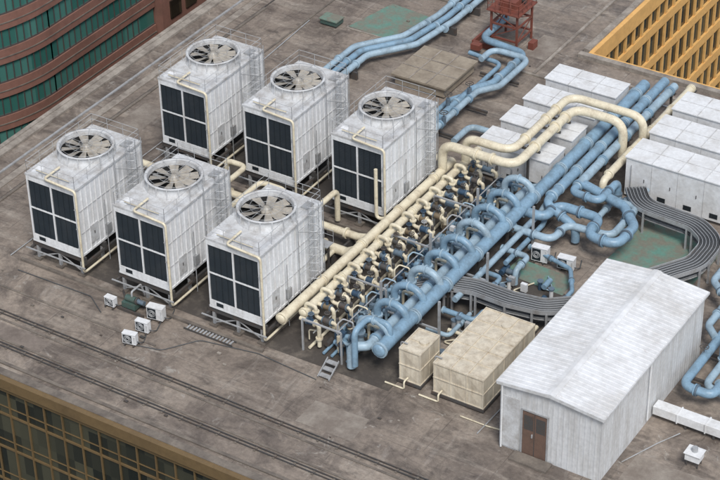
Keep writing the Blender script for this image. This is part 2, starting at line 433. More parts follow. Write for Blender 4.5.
pp.tube([(2.0,D+.02,4.2),(2.0,D+.35,4.2),(2.0,D+.35,.7),(2.0,D+1.9,.7)],.12,'cream',.25,12)
pp.tube([(2.2,.25,4.66),(.4,.25,4.66)],.03,'cream',0,6)
for z in (1.6,2.6,3.6): pp.box(2.7,2.86,-.2,-.12,z,z+.04,'steel')
pipes=pp.obj('cream_pipework',mesh_only=True)
for r_ in range(2):
    for c_ in range(3):
        loc=(-12.38+4.778*c_+.02*r_,-.45+9.5*r_,0)
        e=empty('cooling_tower',loc)
        for nm,me in (('casing',casing),('louvers',louv),('fan_stack',fstack),('fan_guard',guard),('railing_and_ladder',rails),('base_frame',base),('cream_pipework',pipes)):
            inst(nm,me,e)
        inst('fan',fan,e,(FX,FY,4.76),random.random()*.8)
pl=MB()
for r_ in range(2):
    y=-.45+9.5*r_
    pl.box(-12.9,.1,y-.5,y-.35,.012,.12,'dral')
pl.obj('plinth_kerb')
# -------- pipes between tower rows
cp=MB()
cp.tube([(-13,6.1,.75),(-1.2,6.1,.75),(-.2,6.1,.75),(.55,6.1,1.2)],.22,'cream',.4,14)
cp.tube([(-12.4,7.3,.8),(-.4,7.3,.8),(1.15,7.3,1.2)],.18,'cream',.4,14)
cp.tube([(-9,5.4,1.5),(-6,5.4,1.5),(-6,7.9,1.5),(-4.6,7.9,1.5),(-4.6,7.9,.4)],.13,'cream',.35,12)
cp.tube([(-3.6,5.2,1.9),(-3.6,6.9,1.9),(-2.3,6.9,1.9),(-2.3,8.6,1.9),(-2.3,8.6,.3)],.13,'cream',.35,12)
cp.tube([(-8.3,8.5,.4),(-8.3,8.5,1.6),(-7.2,8.5,1.6),(-7.2,5.2,1.6),(-7.2,5.2,.3)],.13,'cream',.35,12)
cp.tube([(-1.9,5.0,.4),(-1.9,5.0,2.6),(-1.9,5.7,2.6),(-1.9,5.7,.8)],.13,'cream',.3,12)
cp.tube([(-6.7,5.0,.4),(-6.7,5.0,2.4),(-6.7,5.8,2.4),(-6.7,5.8,.8)],.13,'cream',.3,12)
for x in (-11,-9.3,-7.7,-6.2,-4.4,-2.9,-1.4): 
    cp.flange((x,6.1,.75),(1,0,0),.30,'cream'); cp.flange((x+.4,7.3,.8),(1,0,0),.26,'cream')
    cp.box(x+.55,x+.65,5.8,7.6,.012,.5,'dsteel')
cp.tube([(-.3,8.7,3.6),(-.3,8.7,1.9),(-.3,8.7,1.0),(.3,8.7,1.2)],.085,'cream',.3,10)
cp.obj('condenser_pipework')
wk=MB()
wk.box(-12.8,-.5,5.0,5.5,1.5,1.54,'steel'); railing(wk,[(-12.8,5.5,1.54),(-.5,5.5,1.54)],.6,'steel',1.1)
for x in (-12.5,-9.7,-7.9,-4.9,-3.1,-.6): wk.box(x-.04,x+.04,5.2,5.28,.012,1.5,'dsteel')
wk.obj('access_walkway')
# -------- headers
def header(mb,x,y0,y1,z,r,k,fl=1.9,fk=None,sup=True):
    mb.tube([(x,y0,z),(x,y1,z)],r,k,seg=20)
    mb.dome((x,y0-.06,z),(0,-1,0),r*1.0,k); mb.flange((x,y0,z),(0,1,0),r*1.25,fk or k,.05)
    y=y0+fl
    while y<y1:
        mb.flange((x,y,z),(0,1,0),r*1.2,fk or k,.04); mb.flange((x,y+.11,z),(0,1,0),r*1.2,fk or k,.04)
        if sup:
            mb.box(x-.05,x+.05,y+.25,y+.35,.012,z-r+.02,'dsteel'); mb.box(x-r,x+r,y+.22,y+.38,z-r-.06,z-r+.01,'dsteel')
        y+=fl
ch=MB()
header(ch,.42,.1,14.2,1.25,.215,'cream',3.1)
header(ch,1.06,.8,15.6,1.35,.18,'cream',2.9)
ch.tube([(.42,13.3,1.3),(.42,13.3,2.7),(4.15,13.3,2.7),(4.15,19.1,2.7),(6.7,19.1,2.7),(6.7,19.1,.9)],.215,'cream',.75,16,n=8)
ch.tube([(1.06,14.3,1.4),(1.06,14.3,2.7),(3.45,14.3,2.7),(3.45,20.0,2.7),(7.3,20.0,2.7),(7.3,20.0,.9)],.20,'cream',.75,16,n=8)
for p in ((2.2,13.3),(3.0,13.3)): ch.flange((p[0],p[1],2.7),(1,0,0),.29,'cream')
for y in (15.2,17.2,18.2): ch.flange((4.15,y,2.7),(0,1,0),.29,'cream'); ch.flange((3.45,y+.4,2.7),(0,1,0),.27,'cream'); ch.box(3.75,3.85,y,y+.1,.004,2.6,'dsteel'); ch.box(3.2,4.4,y,y+.1,2.38,2.47,'dsteel')
header(ch,7.25,16.6,25.6,1.45,.19,'cream',2.2)
ch.tube([(7.25,16.8,1.4),(7.25,16.0,1.4),(7.25,16.0,.3)],.18,'cream',.3,12)
ch.obj('cream_header_pipes')
bh=MB()
header(bh,5.2,.1,24.6,1.5,.29,'blue',2.6,'blue2')
header(bh,4.5,.9,13.4,1.25,.22,'blue2',2.1,'blue')
header(bh,5.9,13.6,25.4,1.5,.24,'blue',2.4,'blue2')
header(bh,6.5,15.0,25.2,1.5,.21,'blue2',2.4,'blue')
bh.tube([(5.75,5.2,1.0),(5.75,12.8,1.0),(5.75,13.8,1.3)],.14,'blue2',.3,12)
bh.tube([(6.1,9.0,.7),(6.1,12.4,.7),(5.9,13.6,1.0)],.12,'blue',.3,12)
bh.tube([(4.5,13.2,1.25),(4.5,14.0,1.25),(5.2,14.0,1.5)],.2,'blue2',.4,14)
bh.tube([(4.5,1.0,1.25),(4.5,.35,1.25),(3.9,0,1.25),(3.9,0,.2)],.2,'blue2',.35,14)
bh.tube([(5.2,.9,1.5),(5.2,.9,2.25),(4.2,.9,2.25),(4.2,-.2,2.25),(4.2,-.2,.5)],.13,'blue',.35,12)
y=.9;i=0
while y<13.2:
    pts=[(3.75,y,.45),(3.75,y,1.6)]
    cx,R_=4.47,.72
    for j in range(1,12):
        a=math.pi-j*math.pi/12; pts.append((cx+R_*math.cos(a),y,1.6+.62*math.sin(a)))
    pts+=[(5.19,y,1.6)]
    bh.tube(pts,.16,'blue' if i%3 else 'blue2',0,14)
    bh.flange((3.75,y,1.35),(0,0,1),.24,'blue2',.035);bh.flange((3.75,y,1.25),(0,0,1),.24,'bolt',.035); bh.flange((3.75,y,.75),(0,0,1),.24,'bolt',.04)
    bh.flange((4.47,y,2.22),(1,0,0),.22,'blue2',.03)
    bh.tube([(3.9,y+.45,.3),(3.9,y+.45,1.5),(4.4,y+.45,1.5)],.065,'blue2' if i%2 else 'cream',.18,8)
    y+=1.36;i+=1
for y in (3.05,7.1,11.2):
    for x in (3.45,6.25): bh.box(x-.045,x+.045,y-.045,y+.045,.012,2.45,'steel')
    bh.box(3.4,6.3,y-.04,y+.04,.95,1.02,'steel')
bh.obj('blue_header_pipes')
# -------- valve manifold
vm=MB(); vb=MB()
def handwheel(mb,p,r,k):
    mb.ring(p,r,.02,k,12,5); 
    p=Vector(p)
    for a in (0,math.pi/3,2*math.pi/3): mb.bar(p+Vector((math.cos(a)*r,math.sin(a)*r,0)),p-Vector((math.cos(a)*r,math.sin(a)*r,0)),.018,.018,k)
    mb.cyl(p-Vector((0,0,.28)),p,.02,k,6)
R2=random.Random(21)
DK=['dsteel','dblue','bolt','dblue','brass']
y=.5; i=0
while y<14.4:
    j=R2.uniform(-.06,.06); yy=y+j
    zA=1.1+R2.choice([0,.12])
    xe=2.0+R2.uniform(-.08,.1)
    vm.tube([(1.1,yy,zA+.1),(xe,yy,zA+.1),(xe,yy,.2)],.09,'cream',.2,12)
    vm.flange((1.47,yy,zA+.1),(1,0,0),.16,R2.choice(['cream','bolt']),.03)
    vm.cyl((1.52,yy,zA+.1),(1.80,yy,zA+.1),.145,R2.choice(DK),10)
    vm.cyl((1.66,yy,zA+.1),(1.66,yy,zA+.36),.07,R2.choice(DK),8)
    vm.flange((1.84,yy,zA+.1),(1,0,0),.16,R2.choice(['cream','bolt']),.025)
    handwheel(vm,(1.66,yy,zA+.52),.12,R2.choice(['dsteel','dblue','bolt']))
    vm.flange((xe,yy,.62),(0,0,1),.16,R2.choice(['cream','dblue']),.04)
    yb=yy+.52; zB=1.5; xe2=2.55+R2.uniform(-.1,.1)
    vm.tube([(1.06,yb,1.4),(1.06,yb,1.75),(1.55,yb,1.75),(1.55,yb,zB-.3),(xe2,yb,zB-.3),(xe2,yb,.2)],.085,'cream',.18,12)
    vm.flange((1.55,yb,1.48),(0,0,1),.155,'cream',.03)
    vm.cyl((1.95,yb,zB-.3),(2.28,yb,zB-.3),.15,R2.choice(DK),10)
    for q in (1.92,2.31): vm.flange((q,yb,zB-.3),(1,0,0),.165,R2.choice(['cream','bolt']),.025)
    handwheel(vm,(2.12,yb,zB+.12),.12,R2.choice(['dsteel','steel','dblue']))
    vm.cyl((xe2,yb,.5),(xe2,yb,.9),.15,R2.choice(DK+['steel']),10)
    vm.cyl((xe2,yb+.02,1.3),(xe2,yb+.02,1.5),.07,'dsteel',8)
    for q in range(4):
        a=R2.uniform(2.5,3.4); b_=y+R2.uniform(0,1.1)
        vm.cyl((a,b_,.1),(a,b_,R2.uniform(.6,1.05)),R2.uniform(.06,.13),R2.choice(['dblue','cream','bolt','dsteel','blue2','blue']),10)
        vm.flange((a,b_,R2.uniform(.5,.7)),(0,0,1),.16,R2.choice(['cream','bolt','dsteel','blue2']),.03)
    vm.box(2.9,3.12,y+.2,y+.38,.9,1.12,R2.choice(['steel','dblue','bolt','white2']))
    zc=.95+.25*(i%2)
    vb.tube([(2.55,y+.3,.42),(3.1,y+.3,.42),(3.1,y+.3,zc),(3.75,y+.3,zc)],.11,'blue',.18,12)
    vb.flange((3.1,y+.3,.68),(0,0,1),.18,'blue2',.03); vb.flange((3.36,y+.3,zc),(1,0,0),.18,'bolt',.03);vb.cyl((3.38,y+.3,zc),(3.56,y+.3,zc),.15,'dblue',10)
    handwheel(vb,(3.47,y+.3,zc+.38),.11,R2.choice(['dsteel','bolt']))
    vb.tube([(2.7,y+.8,.35),(3.5,y+.8,.35),(3.5,y+.8,.9),(3.8,y+.8,.9)],.085,R2.choice(['blue','blue2']),.15,10)
    vm.cyl((2.3,y+.1,.3),(2.3,y+.5,.3),.13,R2.choice(['bolt','blue','dblue','dsteel']),12)
    if R2.random()<.7: vm.tube([(1.4,y+.15,.2),(1.4,y+.15,.7),(1.9,y+.3,.7)],.035,'cream',.1,8)
    if R2.random()<.6: vb.tube([(3.3,y+.6,.2),(3.3,y+.6,1.5),(2.8,y+.6,1.5),(2.8,y+.2,1.5),(2.8,y+.2,.9)],.035,R2.choice(['blue2','steel','cream']),.1,8)
    y+=1.12;i+=1
for x in (1.7,2.4,2.8,3.55):
    vm.tube([(x,.2,.16),(x,14.6,.16)],.07,'cream' if x<2.0 else 'blue',0,8)
vm.tube([(1.85,.3,.92),(1.85,14.3,.92)],.03,'steel',0,6); vm.tube([(3.0,.3,1.35),(3.0,14.3,1.35)],.03,'steel',0,6)
for y in (0.1,3.6,7.2,10.8,14.5):
    for x in (1.45,3.35): vm.box(x-.035,x+.035,y-.035,y+.035,.012,1.6,'steel')
    vm.box(1.45,3.35,y-.035,y+.035,1.6,1.66,'steel')
vm.obj('cream_valve_manifold'); vb.obj('blue_valve_manifold')
stp=MB()
for i in range(3): stp.box(3.0,3.5,-1.1+.28*i,-.88+.28*i,.15*i+.1,.15*i+.14,'steel')
for x in (2.98,3.52): stp.bar((x,-1.15,.08),(x,-.35,.55),.03,.08,'steel')
stp.obj('metal_steps')
# -------- branch pipework right of the header
bl=MB()
def P(pts,r=.2,k='blue',br=.4,mb=None): 
    mb=mb or bl
    mb.tube(pts,r,k,br,14,n=7)
    a,b=Vector(pts[0]),Vector(pts[1]); mb.flange(a,(b-a),r*1.35,'blue2',.04)
    for a,b in zip(pts[:-1],pts[1:]):
        a=Vector(a);b=Vector(b)
        if (b-a).length>1.0: 
            mb.flange(a.lerp(b,.5),b-a,r*1.35,'bolt',.03); mb.flange(a.lerp(b,.5)+(b-a).normalized()*.09,b-a,r*1.35,k,.03)
P([(5.3,12.2,1.3),(6.3,12.2,1.3),(6.3,13.4,1.3),(8.5,13.4,1.3),(8.5,11.9,1.3),(10.0,11.9,1.3),(10.0,13.6,1.3),(8.9,14.8,1.3),(6.7,15.2,1.5)],.22,'blue',.6)
P([(5.3,11.2,1.0),(7.2,11.2,1.0),(7.2,12.6,1.0),(9.3,12.8,1.0),(9.3,15.4,1.0),(7.7,15.4,1.0)],.17,'blue2',.5)
P([(5.9,14.3,1.5),(5.9,13.0,1.5),(7.6,12.7,.9),(7.6,12.7,.2)],.2,'blue',.5)
P([(6.5,15.1,1.5),(6.5,14.4,1.5),(7.9,14.3,1.5),(7.9,16.2,1.5),(7.9,16.2,.2)],.18,'blue',.4)
P([(8.0,14.1,.8),(8.0,15.6,.8),(8.9,16.2,.8),(8.9,17.2,.8)],.14,'blue2',.4)
P([(5.5,9.8,.8),(6.8,9.8,.8),(6.8,8.6,.8),(6.8,8.6,.1)],.13,'blue2',.3)
P([(5.4,8.1,.6),(6.4,8.1,.6),(6.4,6.9,.6)],.11,'blue',.3)
P([(5.5,4.7,.7),(7.0,4.7,.7),(7.0,5.6,.7),(7.0,5.6,.1)],.12,'blue',.3)
P([(5.5,3.4,.55),(6.5,3.4,.55),(6.5,5.2,.55)],.10,'blue2',.25)
P([(5.6,2.4,.45),(6.9,2.4,.45),(6.9,3.9,.45),(6.2,3.9,.45)],.08,'cream',.2)
P([(5.6,6.2,.9),(6.1,6.2,.9),(6.1,7.0,.9),(7.2,7.0,.9),(7.2,7.0,.1)],.10,'blue',.25)
P([(7.6,5.2,.5),(9.3,5.4,.5),(9.3,5.9,.5)],.09,'cream',.25)
P([(6.3,10.9,.5),(8.6,10.3,.5),(9.4,8.9,.5),(9.4,7.7,.5)],.10,'blue',.4)
for q in range(34):
    x=R2.uniform(5.9,9.0);y=R2.uniform(5.2,9.2)
    if q<11: x=R2.uniform(5.7,7.3); y=R2.uniform(2.2,5.2)
    h=R2.uniform(.3,.9);k_=R2.choice(['blue','steel','blue2','cream','white2','dblue'])
    if x>7.4 and 5.2<y<7.2: continue
    t=R2.random()
    if t<.45:
        bl.cyl((x,y,.02),(x,y,h),R2.uniform(.06,.12),k_,12); bl.flange((x,y,h),(0,0,1),.14,'bolt',.03)
    elif t<.7:
        dx,dy=R2.choice([(.3,0),(0,.3)])
        bl.cyl((x-dx,y-dy,.3),(x+dx,y+dy,.3),.13,R2.choice(['bolt','dblue','blue']),14); bl.box(x-.22,x+.22,y-.14,y+.14,.02,.14,'dsteel')
    else:
        bl.box(x-.14,x+.14,y-.08,y+.08,.3,.7,R2.choice(['steel','white2'])); bl.box(x-.02,x+.02,y-.02,y+.02,.014,.3,'dsteel')
    bl.tube([(x,y,.12),(x+R2.uniform(-.7,.7),y,.12),(x+R2.uniform(-.1,.1),y+R2.uniform(-1,1),.12)],.035,R2.choice(['blue2','cream','steel']),.1,6)
bl.obj('blue_branch_pipework')
up=MB()
for i in range(3):
    o=.52*i
    up.tube([(-9.9+o,15,.6),(-9.9+o,22-o*.4,.6),(-8.3+o,24.2-o*.4,.6),(-7.9+o,27,.6),(-7.9+o,60,.6)],.17,'blue2' if i!=1 else 'blue',1.0,12,n=8)
    for y in (17,20.5,26,28.5,31,34): up.flange((-9.9+o if y<22 else -7.9+o,y,.6),(0,1,0),.23,'blue2')
for y in (17.5,20,26.5,29,31.5): up.box((-10.2 if y<22 else -8.2),(-8.5 if y<22 else -6.5),y,y+.15,.004,.42,'dsteel')
up.obj('rooftop_blue_pipe_run')
u2=MB()
u2.tube([(-1.7,14.2,.7),(-2.5,16,.7),(-2.5,21.2,.7),(-1.9,22.2,.7),(-1.9,25.6,.7),(-4.6,25.9,.7),(-4.6,28.5,.7)],.19,'blue',.6,12,n=6)
u2.tube([(-1.2,14.4,.9),(-2.0,16.4,.9),(-2.0,20.8,.9),(-1.3,21.8,.9),(-1.3,24.9,.9),(-3.4,24.9,.9),(-3.4,23.7,.9)],.16,'blue2',.6,12,n=6)
u2.tube([(-3.1,15,.5),(-3.1,20,.5),(-2.6,21,.5),(-2.6,24.4,.5),(-4.6,24.6,.5)],.12,'blue',.5,12)
u2.tube([(-1.0,16.8,.5),(-1.0,18.4,.5),(.1,18.4,.5)],.16,'blue2',.5,12)
for y in (16.8,18.2,19.6): u2.flange((-2.5,y,.7),(0,1,0),.26,'blue2'); u2.flange((-2.0,y+.4,.9),(0,1,0),.22,'blue')
for y in (22.8,24.2): u2.flange((-1.9,y,.7),(0,1,0),.26,'blue2')
for (x,y) in ((-2.6,19),(-1.9,17.4),(-2.2,20.4)): handwheel(u2,(x,y,1.5),.2,'dsteel'); u2.cyl((x,y,.8),(x,y,1.25),.11,'bolt',10)
for y in (17.4,20.2,23.4): u2.box(-3.3,-1.1,y,y+.1,.2,.32,'dsteel')
u2.obj('blue_pipe_branch')
cb=MB()
cb.box(-6.6,-3.75,20.6,23.6,.12,.62,'tarp'); cb.box(-6.75,-3.6,20.45,23.75,.62,.72,'tarp')
for x in (-5.7,-4.7): cb.box(x-.03,x+.03,20.46,23.74,.72,.76,'ral')
for y in (21.6,22.6): cb.box(-6.74,-3.61,y-.03,y+.03,.722,.75,'ral')
for x in (-6.4,-3.95):
    for y in (20.8,23.4): cb.box(x-.1,x+.1,y-.1,y+.1,.004,.12,'ral')
cb.obj('roof_hatch_cover')
rf=MB()
x0,x1,y0,y1=-4.5,-3.0,26.7,28.3
for x in (x0,x1):
    for y in (y0,y1): rf.box(x-.05,x+.05,y-.05,y+.05,.004,2.0,'red')
for z in (.5,1.3,2.0):
    for y in (y0,y1): rf.box(x0,x1,y-.04,y+.04,z-.05,z+.04,'red')
    for x in (x0,x1): rf.box(x-.039,x+.039,y0,y1,z-.048,z+.038,'red')
rf.box(x0-.2,x1+.2,y0-.2,y1+.2,2.05,2.11,'red')
for x in (x0,x1): rf.bar((x,y0,.5),(x,y1,1.3),.04,.04,'red'); rf.bar((x,y1,1.3),(x,y0,2.0),.04,.04,'red')
rf.bar((x0,y0,.5),(x1,y0,1.3),.04,.04,'red'); rf.bar((x1,y0,1.3),(x0,y0,2.0),.04,.04,'red')
rf.box(x0+.3,x1-.3,y0+.3,y1-.6,2.11,2.55,'red'); rf.cyl((x0+.2,y1-.35,2.4),(x1-.2,y1-.35,2.4),.22,'dsteel',14)
railing(rf,[(x0-.15,y0-.15,2.11),(x1+.15,y0-.15,2.11),(x1+.15,y1+.15,2.11),(x0-.15,y1+.15,2.11)],.6,'red',.5,True,.02)
for dx in (-.3,.3): rf.bar((-3.75+dx,28.2,2.3),(-3.95+dx*.4,33.5,4.2),.08,.10,'red'); rf.bar((-3.75+dx,26.7,2.1),(-3.75+dx*.3,27.6,4.6),.06,.06,'red')
rf.tube([(-3.75,27.6,4.6),(-3.95,33.4,4.25)],.02,'dsteel',0,5)
for t in range(7):
    u=t/7; a=Vector((-4.05,28.2,2.3)).lerp(Vector((-4.07,33.5,4.2)),u); b=Vector((-3.45,28.2,2.3)).lerp(Vector((-3.83,33.5,4.2)),u+.14); rf.bar(a,b,.04,.04,'red')
rf.box(-5.3,-2.2,26.1,26.22,.004,.3,'red'); rf.box(-5.3,-5.18,26.23,28.9,.004,.3,'red')
rf.box(-4.9,-4.4,25.25,25.6,.3,.6,'red'); rf.box(-2.6,-2.3,27.2,27.7,.004,.4,'red')
rf.obj('red_steel_winch_frame')
gm=MB(); gm.add([(-11.9,24.6,.009),(-9.4,24.4,.009),(-8.6,27.6,.009),(-11.2,27.9,.009)],[(0,1,2,3)],'green'); gm.box(-11.9,-9.4,24.35,24.42,.004,.05,'ral')
gm.obj('green_roof_membrane')
gm=MB(); gm.add([(9.3,11.6,.013),(13.3,11.4,.013),(13.5,16.3,.013),(9.5,16.5,.013)],[(0,1,2,3)],'green'); gm.add([(5.9,9.2,.013),(8.9,9.0,.013),(8.8,10.4,.013),(6.0,10.5,.013)],[(0,1,2,3)],'green')
gm.obj('green_roof_membrane')
gb=MB(); gb.box(-13.3,-12.3,24.0,24.7,.1,.35,'greenm'); gb.box(-13.35,-12.25,23.95,24.75,.35,.40,'green'); gb.box(-13.2,-12.4,24.1,24.2,.004,.1,'dsteel'); gb.box(-13.2,-12.4,24.5,24.6,.004,.1,'dsteel')
gb.obj('green_equipment_box')
def enclosure(x0,x1,y0,y1,h,seams):
    m=MB()
    m.box(x0,x1,y0,y1,.16,h,'white2')
    m.box(x0-.05,x1+.05,y0-.05,y1+.05,h,h+.06,'white2')
    m.box(x0+.1,x1-.1,y0+.05,y0+.2,.004,.155,'dsteel'); m.box(x0+.1,x1-.1,y1-.2,y1-.05,.004,.155,'dsteel')
    n=seams
    for i in range(1,n):
        x=x0+(x1-x0)*i/n
        m.box(x-.012,x+.012,y0-.015,y0-.002,.2,h-.02,'deck'); m.box(x-.018,x+.018,y0-.045,y1+.045,h+.062,h+.09,'deck')
    m.box(x0,x1,(y0+y1)/2-.015,(y0+y1)/2+.015,h+.062,h+.08,'deck')
    for i in range(n):
        x=x0+(x1-x0)*(i+.5)/n; m.box(x+.28,x+.31,y0-.03,y0-.003,h*.5,h*.58,'dsteel'); m.box(x-.3,x+.1,y0-.012,y0-.003,.3,.55,'slat')
    m.box(x0-.02,x0-.002,y0+.15,y1-.15,.35,h-.25,'deck')
    m.tube([(x0+.3,y0-.06,.2),(x0+.3,y0-.06,h-.3)],.02,'steel',0,5)
    return m.obj('chiller_enclosure',bevel=.02)
for y in (15.5,17.75,20.0,22.25): enclosure(1.0,4.75,y,y+1.5,1.8,3)
for y in (17.3,19.75,22.2): enclosure(7.75,14.2,y,y+1.75,2.15,5)
# -------- cable tray
ct=MB()
tp=[(3.9,4.7),(5.0,5.9),(6.2,6.25),(7.8,6.2),(9.3,6.45),(10.5,7.4),(11.3,9.2),(12.4,11.0),(13.4,12.6),(13.4,14.4),(12.2,15.3),(9.4,15.5),(8.6,16.6)]
cl=fillet([(a,b,1.15) for a,b in tp],1.4,6)
def offset(cl,d,dz):
    out=[]
    for i,p in enumerate(cl):
        t=(cl[min(i+1,len(cl)-1)]-cl[max(i-1,0)]); t.z=0; t.normalize(); n=Vector((-t.y,t.x,0)); q=p+n*d; q.z+=dz; out.append(q)
    return out
A=offset(cl,-.45,0);B=offset(cl,.45,0);n=len(cl)
ct.add(A+B,[(i,i+1,i+1+n,i+n) for i in range(n-1)],'dsteel')
for d in (-.45,.45):
    a=offset(cl,d,-.08);b=offset(cl,d,.13); a2=offset(cl,d*1.06,-.08);b2=offset(cl,d*1.06,.13)
    ct.add(a+b+a2+b2,[(i,i+1,i+1+n,i+n) for i in range(n-1)]+[(i+2*n,i+1+2*n,i+1+3*n,i+3*n) for i in range(n-1)]+[(i+n,i+1+n,i+1+3*n,i+3*n) for i in range(n-1)],'steel')
for i in range(11):
    ct.tube(offset(cl,-.38+.076*i,.05+.02*(i%2)),.030,'cableg' if i%2==1 else 'cable',0,6)
for i in range(2,len(cl),4):
    a=A[i];b=B[i]
    for q in (a,b): ct.box(q.x-.04,q.x+.04,q.y-.04,q.y+.04,.015,1.1,'steel')
    ct.bar((a.x,a.y,1.08),(b.x,b.y,1.08),.06,.06,'steel')
low=offset(cl,0,-.45)
A=offset(low,-.35,0);B=offset(low,.35,0)
ct.add(A+B,[(i,i+1,i+1+n,i+n) for i in range(n-1)],'steel')
for i in range(5): ct.tube(offset(low,-.25+.12*i,.05),.04,'cableg',0,6)
ct.obj('cable_tray')
# -------- water tanks
def tank(x0,x1,y0,y1,z0,z1,nx,ny,nz):
    m=MB(); m.box(x0,x1,y0,y1,z0,z1,'tank')
    b=.025
    for i in range(nx+1):
        x=x0+(x1-x0)*i/nx; m.box(x-.022,x+.022,y0-b,y1+b,z1+.001,z1+.05,'tank')
        for (ya,yb) in ((y0-b,y0-.001),(y1+.001,y1+b)): m.box(x-.018,x+.018,ya,yb,z0,z1,'tank')
    for i in range(ny+1):
        y=y0+(y1-y0)*i/ny; m.box(x0-b,x1+b,y-.022,y+.022,z1+.001,z1+.047,'tank')
        for (xa,xb) in ((x0-b,x0-.001),(x1+.001,x1+b)): m.box(xa,xb,y-.017,y+.017,z0,z1-.001,'tank')
    for i in range(nz+1):
        z=z0+(z1-z0)*i/nz; 
        m.box(x0-b-.01,x1+b+.01,y0-b-.01,y0-.002,z-.02,z+.02,'tank'); m.box(x0-b-.01,x0-.002,y0,y1,z-.02,z+.02,'tank'); m.box(x1+.002,x1+b+.01,y0,y1,z-.02,z+.02,'tank')
    for i in range(nx):
        for j in range(ny):
            xa=x0+(x1-x0)*(i+.12)/nx;xb=x0+(x1-x0)*(i+.88)/nx;ya=y0+(y1-y0)*(j+.12)/ny;yb=y0+(y1-y0)*(j+.88)/ny
            m.add([(xa,ya,z1+.002),(xb,ya,z1+.002),(xb,yb,z1+.002),(xa,yb,z1+.002),((xa+xb)/2,(ya+yb)/2,z1+.035)],[(0,1,4),(1,2,4),(2,3,4),(3,0,4)],'tank')
        for j in range(nz):
            xa=x0+(x1-x0)*(i+.12)/nx;xb=x0+(x1-x0)*(i+.88)/nx;za=z0+(z1-z0)*(j+.12)/nz;zc=z0+(z1-z0)*(j+.88)/nz
            m.add([(xa,y0-.002,za),(xb,y0-.002,za),(xb,y0-.002,zc),(xa,y0-.002,zc),((xa+xb)/2,y0-.035,(za+zc)/2)],[(0,1,4),(1,2,4),(2,3,4),(3,0,4)],'tank')
    m.cyl(((x0+x1)/2+.2,y1-.7,z1),((x0+x1)/2+.2,y1-.7,z1+.1),.2,'tank',18)
    m.box(x0-.08,x1+.08,y0-.08,y1+.08,.1,z0-.002,'dsteel')
    for y in (y0+.1,(y0+y1)/2,y1-.1): m.box(x0,x1,y-.1,y+.1,.012,.1,'dral')
    m.tube([(x0+.4,y0-.05,z0+.2),(x0+.4,y0-.35,z0+.2),(x0+.4,y0-.35,.06),(x0-.5,y0-.35,.06)],.04,'cream',.1,8)
    m.tube([(x0-.12,y0+.3,.1),(x0-.12,y0+.3,z1+.1),(x0+.2,y0+.3,z1+.1)],.03,'steel',.1,6)
    m.obj('sectional_water_tank')
tank(7.6,9.85,.35,4.6,.22,1.65,3,5,2)
tank(6.0,6.95,.35,1.85,.22,1.75,1,2,2)
# -------- shed
e=empty('white_metal_shed')
X0,X1,Y0,Y1,H,RI=11.36,15.66,-.97,8.13,3.24,.18
XM=X0+(X1-X0)*.5
M['shed']=pm('shed_wall_sheet',(.66,.67,.68),(.38,.36,.33),.7,.5,streak=True,amt=.65,lo=.44,rust=.3)
M['shedroof']=pm('shed_roof_sheet',(.74,.75,.765),(.44,.42,.39),.38,.5,amt=.7,lo=.42,hi=.72,rust=.25)
s=MB()
pr=[(X0,0),(X0,H),(XM,H+RI),(X1,H),(X1,0)]
for y,fl in ((Y0,0),(Y1,1)):
    vs=[(p[0],y,p[1]) for p in pr]; s.add(vs,[(0,1,2,3,4)[::-1] if not fl else (0,1,2,3,4)],'shed')
s.add([(X1,Y0,0),(X1,Y1,0),(X1,Y1,H),(X1,Y0,H)],[(0,1,2,3)],'shed'); s.add([(X0,Y0,0),(X0,Y1,0),(X0,Y1,H),(X0,Y0,H)],[(3,2,1,0)],'shed')
n=int((X1-X0)/.22)
for i in range(n+1):
    x=X0+(X1-X0)*i/n; hh=H+RI*(1-abs(x-XM)/(XM-X0)) 
    s.box(x-.022,x+.022,Y0-.016,Y0-.002,2.32 if 12.2<x<13.5 else .05,hh-.05,'shed')
n=int((Y1-Y0)/.22)
for i in range(n+1):
    y=Y0+(Y1-Y0)*i/n; s.box(X1+.002,X1+.016,y-.022,y+.022,.05,H-.05,'shed'); s.box(X0-.016,X0-.002,y-.022,y+.022,.05,H-.05,'shed')
s.obj('walls',e)
t=MB()
for sx in (-1,1):
    xe=XM+sx*((X1-X0)/2+.12); ze=H-.02
    n=int((Y1-Y0+.3)/.24)
    vs=[];yy=Y0-.15
    for i in range(n):
        for dy,dz in ((0,0),(.18,0),(.195,.022),(.225,.022)): vs.append((yy+dy,dz))
        yy+=.24
    vs.append((Y1+.15,0))
    V=[(XM,a,H+RI+.03+b) for a,b in vs]+[(xe,a,ze+.03+b) for a,b in vs]; k2=len(vs)
    t.add(V,[(i,i+1,i+1+k2,i+k2) if sx<0 else (i+k2,i+1+k2,i+1,i) for i in range(k2-1)],'shedroof')
t.add([(XM-.2,Y0-.16,H+RI+.04),(XM,Y0-.16,H+RI+.07),(XM+.2,Y0-.16,H+RI+.04),(XM-.2,Y1+.16,H+RI+.04),(XM,Y1+.16,H+RI+.07),(XM+.2,Y1+.16,H+RI+.04)],[(0,1,4,3),(1,2,5,4)],'shedroof')
for sx in (-1,1):
    xe=XM+sx*((X1-X0)/2+.13)
    t.bar((XM,Y0-.16,H+RI-.02),(xe,Y0-.16,H-.06),.02,.14,'shed')
    t.bar((xe,Y0-.15,H-.05),(xe,Y1+.15,H-.05),.06,.10,'shed')
t.obj('roof',e)
d=MB(); d.box(12.34,13.38,Y0-.035,Y0-.004,.05,2.15,'brown')
d.box(12.27,12.335,Y0-.06,Y0-.003,.05,2.2,'steel');d.box(13.385,13.45,Y0-.06,Y0-.003,.05,2.2,'steel');d.box(12.27,13.45,Y0-.06,Y0-.003,2.203,2.27,'steel')
